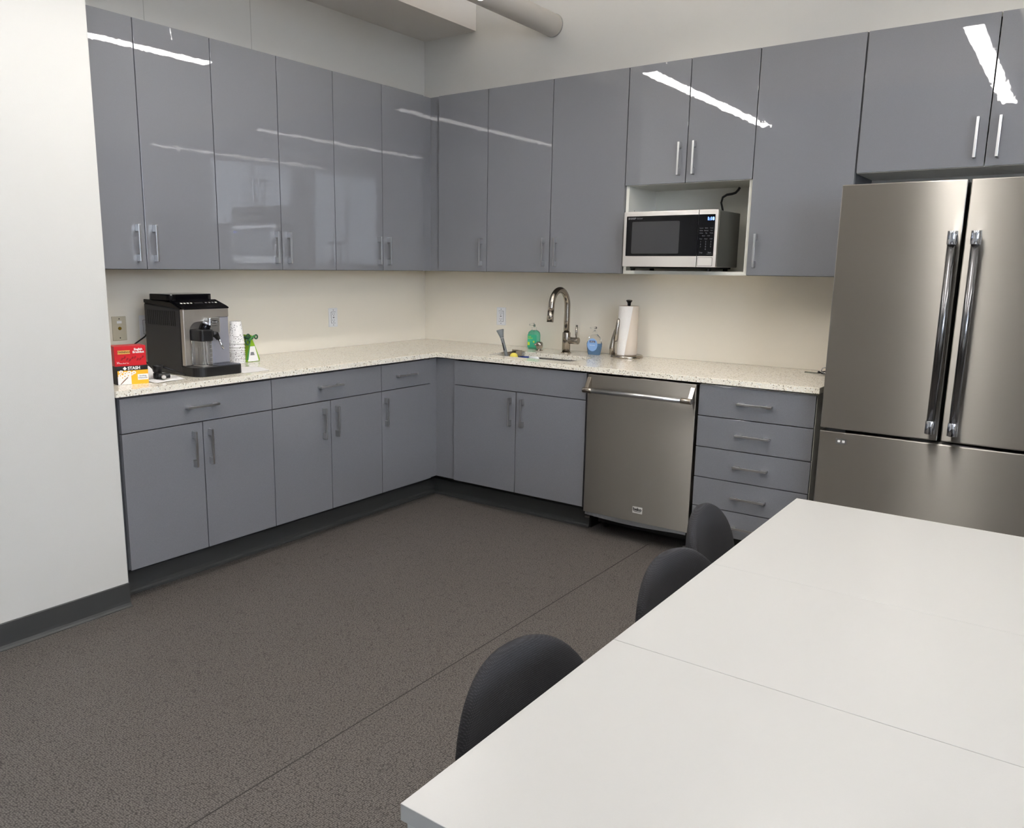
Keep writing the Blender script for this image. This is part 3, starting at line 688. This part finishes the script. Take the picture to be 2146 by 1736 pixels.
MB().tube([(.010, .02, .050), (.025, .05, .036), (.045, .105, .008)], .0055, 12, flat=1.5).build('handle', M_bplas, t)
MB().lathe([(.016, .0), (.020, .004), (.020, .022), (.014, .030)], n=20).build('foot', M_bplas, t)
t = thing('spare_frother_knob', 'small black knob with a silver tip beside the black scoop', 'knob', (.522, -2.375, ZT+.006))
MB().tube([(-.012, -.022, .014), (.012, .022, .014)], .012, 18, rs=[.013, .011]).build('body', M_bplas, t, .001)
MB().tube([(.0, -.005, .012), (.022, -.015, .010)], .009, 18).build('tip', M_silv, t)

# ------------------------------------------------------------------ paper cups (upside-down stack)
cz = ZT; N_C = 12
cup0 = None
zs_ = [i*.0092 for i in range(10)] + [.083+.026, .083+.026+.022]
zs_ = [.0, .009, .018, .027, .036, .045, .054, .066, .082, .100]
for i, zz in enumerate(zs_):
    if cup0 is None:
        o = MB().lathe([(.0405, .0), (.0425, .0005), (.0425, .005), (.0405, .006), (.0285, .1145), (.0265, .1160)], n=32).build('paper_cup', M_dots); cup0 = o
    else:
        o = cup0.copy(); C.objects.link(o)
    o.location = (.225, -1.768, cz+zz); o.rotation_euler = (0, 0, i*.7)
    nm = 'topmost' if i == len(zs_)-1 else ('bottom' if i == 0 else None)
    words = ['bottom', 'second lowest', 'third lowest', 'fourth lowest', 'fifth lowest', 'fifth from the top', 'fourth from the top', 'third from the top', 'second from the top', 'topmost']
    tag(o, 'upside-down speckled white paper cup, %s of the stack by the espresso machine' % words[i], 'cup', 'paper cups in the stack beside the espresso machine')

# ------------------------------------------------------------------ green bag
t = thing('green_snack_bag', 'green and white stand-up bag closed with a dark green clip', 'bag', (.20, -1.682, ZT), 0)
mb = MB()
rows = [(0, .045, .044), (.012, .047, .046), (.06, .044, .029), (.10, .040, .014), (.125, .038, .0045), (.140, .038, .002)]
mb.ring([[(a*cx_, b*cy_ + (.000 if z > .1 else 0), z) for cx_, cy_ in ((1, -.94), (1.02, 0), (1, .94), (.5, 1), (-.5, 1), (-1, .94), (-1.02, 0), (-1, -.94), (-.5, -1), (.5, -1))] for z, a, b in rows], 0, False)
bag = mb.build('pouch', M_limeb, t, .002)
MB().add([(.0485, -.036, .003), (.0485, .034, .003), (.0465, .012, .082), (.0465, -.022, .082)], [(0, 1, 2, 3)]).build('white_label', M_paper, bag)
MB().add([(.0488, -.020, .035), (.0488, .008, .035), (.0484, .002, .052), (.0484, -.016, .052)], [(0, 1, 2, 3)]).build('printed_panel', M_gink, bag)
MB().add([(.0488, -.046, .012), (.0488, -.033, .012), (.0470, -.012, .112), (.0470, -.016, .112)], [(0, 1, 2, 3)]).build('green_stripe', M_green, bag)
cl = MB().tube([(.045, -.004, .125), (-.045, -.004, .125)], .008, 12, flat=1.6).build('clip', M_dgreen, t)
for yy, zz, rr in ((-.030, .105, .012), (-.026, .136, .009), (.024, .130, .009)):
    MB().tube([(.045, yy+rr*math.cos(a), zz+rr*1.1*math.sin(a)) for a in [2*PI*k/14 for k in range(15)]], .004, 8).build('clip_loop', M_dgreen, cl)
MB().tube([(.045, -.022, .112), (.045, .0, .130), (.045, .018, .136)], .006, 8).build('clip_arm', M_green, cl)

# ------------------------------------------------------------------ soap bottles
t = thing('green_soap_bottle', 'clear pump bottle of green hand soap left of the faucet', 'soap bottle', (.979, -.085, ZT))
def oval(a, b, z): return [(x, y, z) for x, y in rrect(-a, a, -b, b, min(a, b)*.8, 5)]
MB().ring([oval(.038, .022, 0), oval(.040, .024, .004), oval(.040, .024, .09), oval(.036, .022, .106), oval(.024, .018, .116), oval(.015, .014, .120)], 0, True).build('bottle', M_soapg, t)
MB().box(-.033, .034, -.0250, -.0245, .012, .092).build('label', M_soapgl, t)
text('lettering', 'hand', .011, plane_mtx((-.018, -.0256, .080), (1, 0, 0), (0, 0, 1)), M_lime, t); text('lettering', 'sanitizer', .011, plane_mtx((-.012, -.0256, .070), (1, 0, 0), (0, 0, 1)), M_lime, t)
MB().box(-.031, -.016, -.0258, -.0250, .025, .045).prism([(.014+.006*math.cos(a), .048+.006*math.sin(a)) for a in [2*PI*k/10 for k in range(10)]], -.0258, -.025, 'y').build('label_print', M_lime, t)
MB().lathe([(.016, .119), (.016, .135), (.010, .137), (.006, .139), (.006, .155)], n=20).tube([(.0, .0, .155), (-.03, -.012, .152)], .005, 10, rs=[.009, .004]).build('pump', M_clear, t)
MB().tube([(0, 0, .12), (0, 0, .01)], .002, 8).build('dip_tube', M_clear, t)
t = thing('blue_soap_bottle', 'clear pump bottle of blue hand soap right of the faucet', 'soap bottle', (1.427, -.118, ZT))
MB().ring([oval(.036, .020, 0), oval(.038, .022, .004), oval(.046, .024, .05), oval(.047, .024, .068), oval(.0465, .0235, .0685)], 0, True).build('soap', M_soapb, t)
MB().ring([oval(.0465, .0235, .069), oval(.042, .022, .085), oval(.034, .020, .104), oval(.020, .016, .118), oval(.014, .013, .121)], 0, True).build('bottle', M_clear, t)
MB().prism([(.034*math.cos(a), .060+.038*math.sin(a)) for a in [2*PI*k/28 for k in range(28)]], -.0262, -.0246, 'y').build('label', M_soapbl, t)
MB().box(-.019, .019, -.0268, -.0262, .073, .084).build('brand_panel', M_navy, t)
text('lettering', 'softsoap', .009, plane_mtx((0, -.0270, .0785), (1, 0, 0), (0, 0, 1)), M_wink, t, depth=.0002)
text('lettering', 'fresh breeze', .007, plane_mtx((0, -.0264, .058), (1, 0, 0), (0, 0, 1)), M_wink, t, depth=.0002)
MB().lathe([(.016, .120), (.017, .128), (.013, .136), (.006, .141), (.004, .145), (.004, .158)], n=20).tube([(.012, 0, .160), (-.028, -.010, .157)], .005, 10, rs=[.006, .004]).build('pump', M_clear, t)

# ------------------------------------------------------------------ paper towel holder
t = thing('paper_towel_holder', 'chrome upright paper towel holder right of the faucet', 'paper towel holder', (1.645, -.125, ZT))
MB().lathe([(.092, 0), (.094, .003), (.090, .014), (.084, .017), (.010, .018)], n=48).build('base', M_nickel, t)
MB().tube([(0, 0, .017), (0, 0, .305)], .006, 14).build('pole', M_nickel, t)
MB().lathe([(.010, .298), (.009, .308), (.012, .318), (.018, .324), (.018, .327)], n=24).build('finial', M_bplas, t)
MB().lathe([(.017, .327), (.017, .329), (.010, .331), (.002, .332)], n=24).build('finial_cap', M_nickel, t)
MB().tube([(-.074, -.040, .016), (-.076, -.042, .06), (-.070, -.040, .11), (-.058, -.036, .155), (-.050, -.034, .172)], .010, 14, rs=[.017, .015, .012, .010, .009], flat=.8).build('tension_arm', M_nickel, t)
MB().tube([(-.044, -.052, .092), (-.046, -.054, .105), (-.043, -.052, .16), (-.036, -.048, .215), (-.035, -.047, .224)], .009, 14, rs=[.006, .012, .013, .011, .006], flat=.8).build('pressure_paddle', M_nickel, t)
t = thing('paper_towel_roll', 'white paper towel roll on the chrome holder', 'paper towel roll', (1.645, -.125, ZT+.0185))
MB().lathe([(.0185, 0), (.056, 0), (.0565, .002), (.0565, .276), (.0555, .278), (.0185, .278), (.0185, 0)], n=48, cap=False).build('roll', M_core, t)
mb = MB(); A = []; nseg = 16
for i in range(nseg+1):
    f = i/nseg
    for k in range(9):
        g = k/8; q = math.radians(150+(131+39*g)*f); A.append((.0580*math.cos(q), .0580*math.sin(q), .001+(.276)*g-.004*f*(1-g)))
mb.add(A, [(9*i+k, 9*(i+1)+k, 9*(i+1)+k+1, 9*i+k+1) for i in range(nseg) for k in range(8)], 0, True)
mb.build('loose_sheet', M_towel, t)

# ------------------------------------------------------------------ sink things
t = thing('dish_brush', 'grey-handled dish wand leaning up out of the sink', 'dish brush', (1.02, -.40, .80))
pA, pB = Vector((.0, -.0, .0)), Vector((-.083, 0, .248)); dv = pB-pA
MB().tube([pA+dv*.30, pA+dv*.45, pA+dv*.70, pA+dv*.80], .012, 16, rs=[.013, .0105, .0095, .010]).build('handle', M_grey, t)
MB().tube([pA+dv*.80, pA+dv*.815], .0115, 16).build('collar', M_pull, t)
MB().tube([pA+dv*.815, pA+dv*.86, pA+dv*1.0, pA+dv*1.01], .012, 16, rs=[.011, .013, .023, .021], flat=.6).build('flared_end', M_grey, t)
MB().tube([pA+dv*.52+Vector((.002, -.0105, 0)), pA+dv*.70+Vector((.002, -.0105, 0))], .003, 8).build('grip_slot', M_bplas, t)
MB().tube([pA+dv*.32, pA+dv*.12, pA-Vector((0, 0, .05))], .018, 16, rs=[.015, .022, .020]).build('head', M_bluep, t)
MB().tube([pA-Vector((0, 0, .05)), pA-Vector((-.01, 0, .095))], .022, 16, rs=[.022, .024]).build('bristles', M_wink, t)
t = thing('round_sponge', 'round yellow sponge sticking up in the sink beside the grey wand', 'sponge', (1.088, -.470, .905))
MB().lathe([(.002, -.024), (.014, -.022), (.022, -.012), (.024, 0), (.021, .012), (.012, .021), (.002, .023)], n=20).build('sponge_head', M_sponge, t)
MB().tube([(0, 0, -.02), (.01, -.01, -.10), (.015, -.015, -.185)], .007, 10).build('stick', M_bluep, t)
t = thing('scrub_brush', 'blue and white handled scrub brush lying across the sink', 'brush', (1.108, -.455, .898))
MB().tube([(.01, 0, .0), (.05, .005, .004), (.075, .008, .006)], .009, 12, rs=[.010, .009, .008]).build('blue_grip', M_bluep, t)
MB().tube([(.075, .008, .006), (.125, .012, .003), (.135, .014, .002)], .010, 12, rs=[.009, .012, .009]).build('white_head', M_white, t)
MB().tube([(.11, .012, -.005), (.112, .012, -.19)], .006, 10).build('support_stem', M_white, t)

# ------------------------------------------------------------------ things at the fridge end
t = thing('patterned_tumbler', 'white tumbler with black pattern, mostly hidden behind the fridge edge', 'tumbler', (2.775, -.105, ZT))
MB().lathe([(.036, 0), (.038, .004), (.038, .05)], n=28).build('base_sleeve', M_bplas, t)
MB().lathe([(.0375, .05), (.0375, .175), (.036, .178)], n=28).build('cup', M_pattern, t)
MB().lathe([(.038, .176), (.037, .19), (.030, .205), (.012, .212)], n=28).build('lid', M_bplas, t)
t = thing('key_ring_tag', 'clear strip tag on a black ring lying by the fridge edge', 'key ring', (2.70, -.13, ZT))
MB().box(-.060, .005, -.008, .008, .0005, .0045).build('clear_strip', mat('smoky clear plastic', srgb(170, 175, 165), .1, trans=.5), t, .001)
MB().tube([(.022+.018*math.cos(a), .018*math.sin(a), .006+.005*math.sin(a*2)) for a in [2*PI*k/20 for k in range(21)]], .003, 8).build('ring', M_bplas, t)
MB().tube([(.035+.014*math.cos(a), -.006, .017+.014*math.sin(a)) for a in [2*PI*k/20 for k in range(21)]], .0025, 8).build('metal_ring', M_chrome, t)

# ------------------------------------------------------------------ white tables
TZ = .745
def table(label, y0, y1, x0=3.106, x1=4.60):
    t = thing('white_table', label, 'table', (x0, y0, 0))
    Wx, Wy = x1-x0, y1-y0
    MB().box(0, Wx, 0, Wy, TZ-.024, TZ).build('tabletop', [M_table], t, .0008)
    MB().box(.006, Wx-.006, .006, .024, TZ-.075, TZ-.0245).box(.006, Wx-.006, Wy-.024, Wy-.006, TZ-.075, TZ-.0245).box(.006, .024, .024, Wy-.024, TZ-.075, TZ-.0245).box(Wx-.024, Wx-.006, .024, Wy-.024, TZ-.075, TZ-.0245).build('apron', M_tmetal, t, .001)
    for a in (.008, Wx-.048):
        for b in (.008, Wy-.048): MB().box(a, a+.04, b, b+.04, 0, TZ-.0755).build('leg', M_tmetal, t, .002)
    return t
table('white laminate table nearest the viewer, first of the row pushed together', -3.680, -3.0958)
table('white laminate table, middle one of the row', -3.0945, -2.6025)
table('white laminate table at the fridge end of the row', -2.6022, -1.909)

# ------------------------------------------------------------------ chairs
def chair():
    t = thing('upholstered_chair', '', 'chair')
    # local: faces +x, back pad centre above origin
    a, b, nz = .208, .20, .54
    rings = []; NT = 56
    def ring(rf, side):
        out = []
        for k in range(NT):
            th = 2*PI*k/NT; c_, s_ = math.cos(th), math.sin(th)
            p = 2.35
            y = rf*a*math.copysign(abs(c_)**(2/p), c_); z = rf*b*math.copysign(abs(s_)**(2/p), s_)
            y *= 1 - .05*(z/b)           # narrower towards the top
            th_ = .024*(max(0, 1-rf**3.2))**.5 + (.004 if rf < .999 else 0)
            x = .9*y*y + side*th_ - .10*z
            out.append((x, y, nz+z))
        return out
    fr = [.02, .3, .55, .75, .88, .95, .985, 1.0]
    rg = [ring(f, 1) for f in fr] + [ring(f, -1) for f in fr[::-1][1:]]
    MB().ring(rg, 0, True).build('backrest', M_fab, t)
    sm_ = MB(); sr = []
    for rf, zz in ((.02, .462), (.6, .463), (.9, .458), (1.0, .440), (.96, .420), (.5, .412), (.02, .412)):
        sr.append([(.26+rf*.215*math.copysign(abs(math.cos(q))**.75, math.cos(q)), rf*.182*math.copysign(abs(math.sin(q))**.75, math.sin(q)), zz) for q in [2*PI*k/40 for k in range(40)]])
    sm_.ring(sr, 0, True).build('seat', M_fab, t)
    MB().tube([(-.045, 0, .60), (-.06, 0, .50), (-.02, 0, .41), (.10, 0, .400), (.25, 0, .405)], .014, 12, flat=2.0).build('back_bracket', M_bplas, t)
    for sx_, sy_ in ((-1, -1), (-1, 1), (1, -1), (1, 1)):
        MB().tube([(.26+sx_*.10, sy_*.13, .412), (.26+sx_*.17, sy_*.155, .20), (.26+sx_*.20, sy_*.165, 0)], .011, 12).build('leg', M_bplas, t)
    return t
c0 = chair()
c0['label'] = 'charcoal fabric chair nearest the viewer, tucked in at the white table'; c0['group'] = 'charcoal chairs along the white tables'
spots = [(2.978, -3.215, -.07, None), (3.005, -2.575, -.12, 'charcoal fabric chair between the nearest and the farthest one'), (2.920, -2.155, .10, 'charcoal fabric chair farthest away, in front of the dishwasher')]
for i, (x, y, r, lb) in enumerate(spots):
    o = c0 if i == 0 else copy_tree(c0)
    o.location = (x, y, 0); o.rotation_euler = (0, 0, r)
    if lb: o['label'] = lb
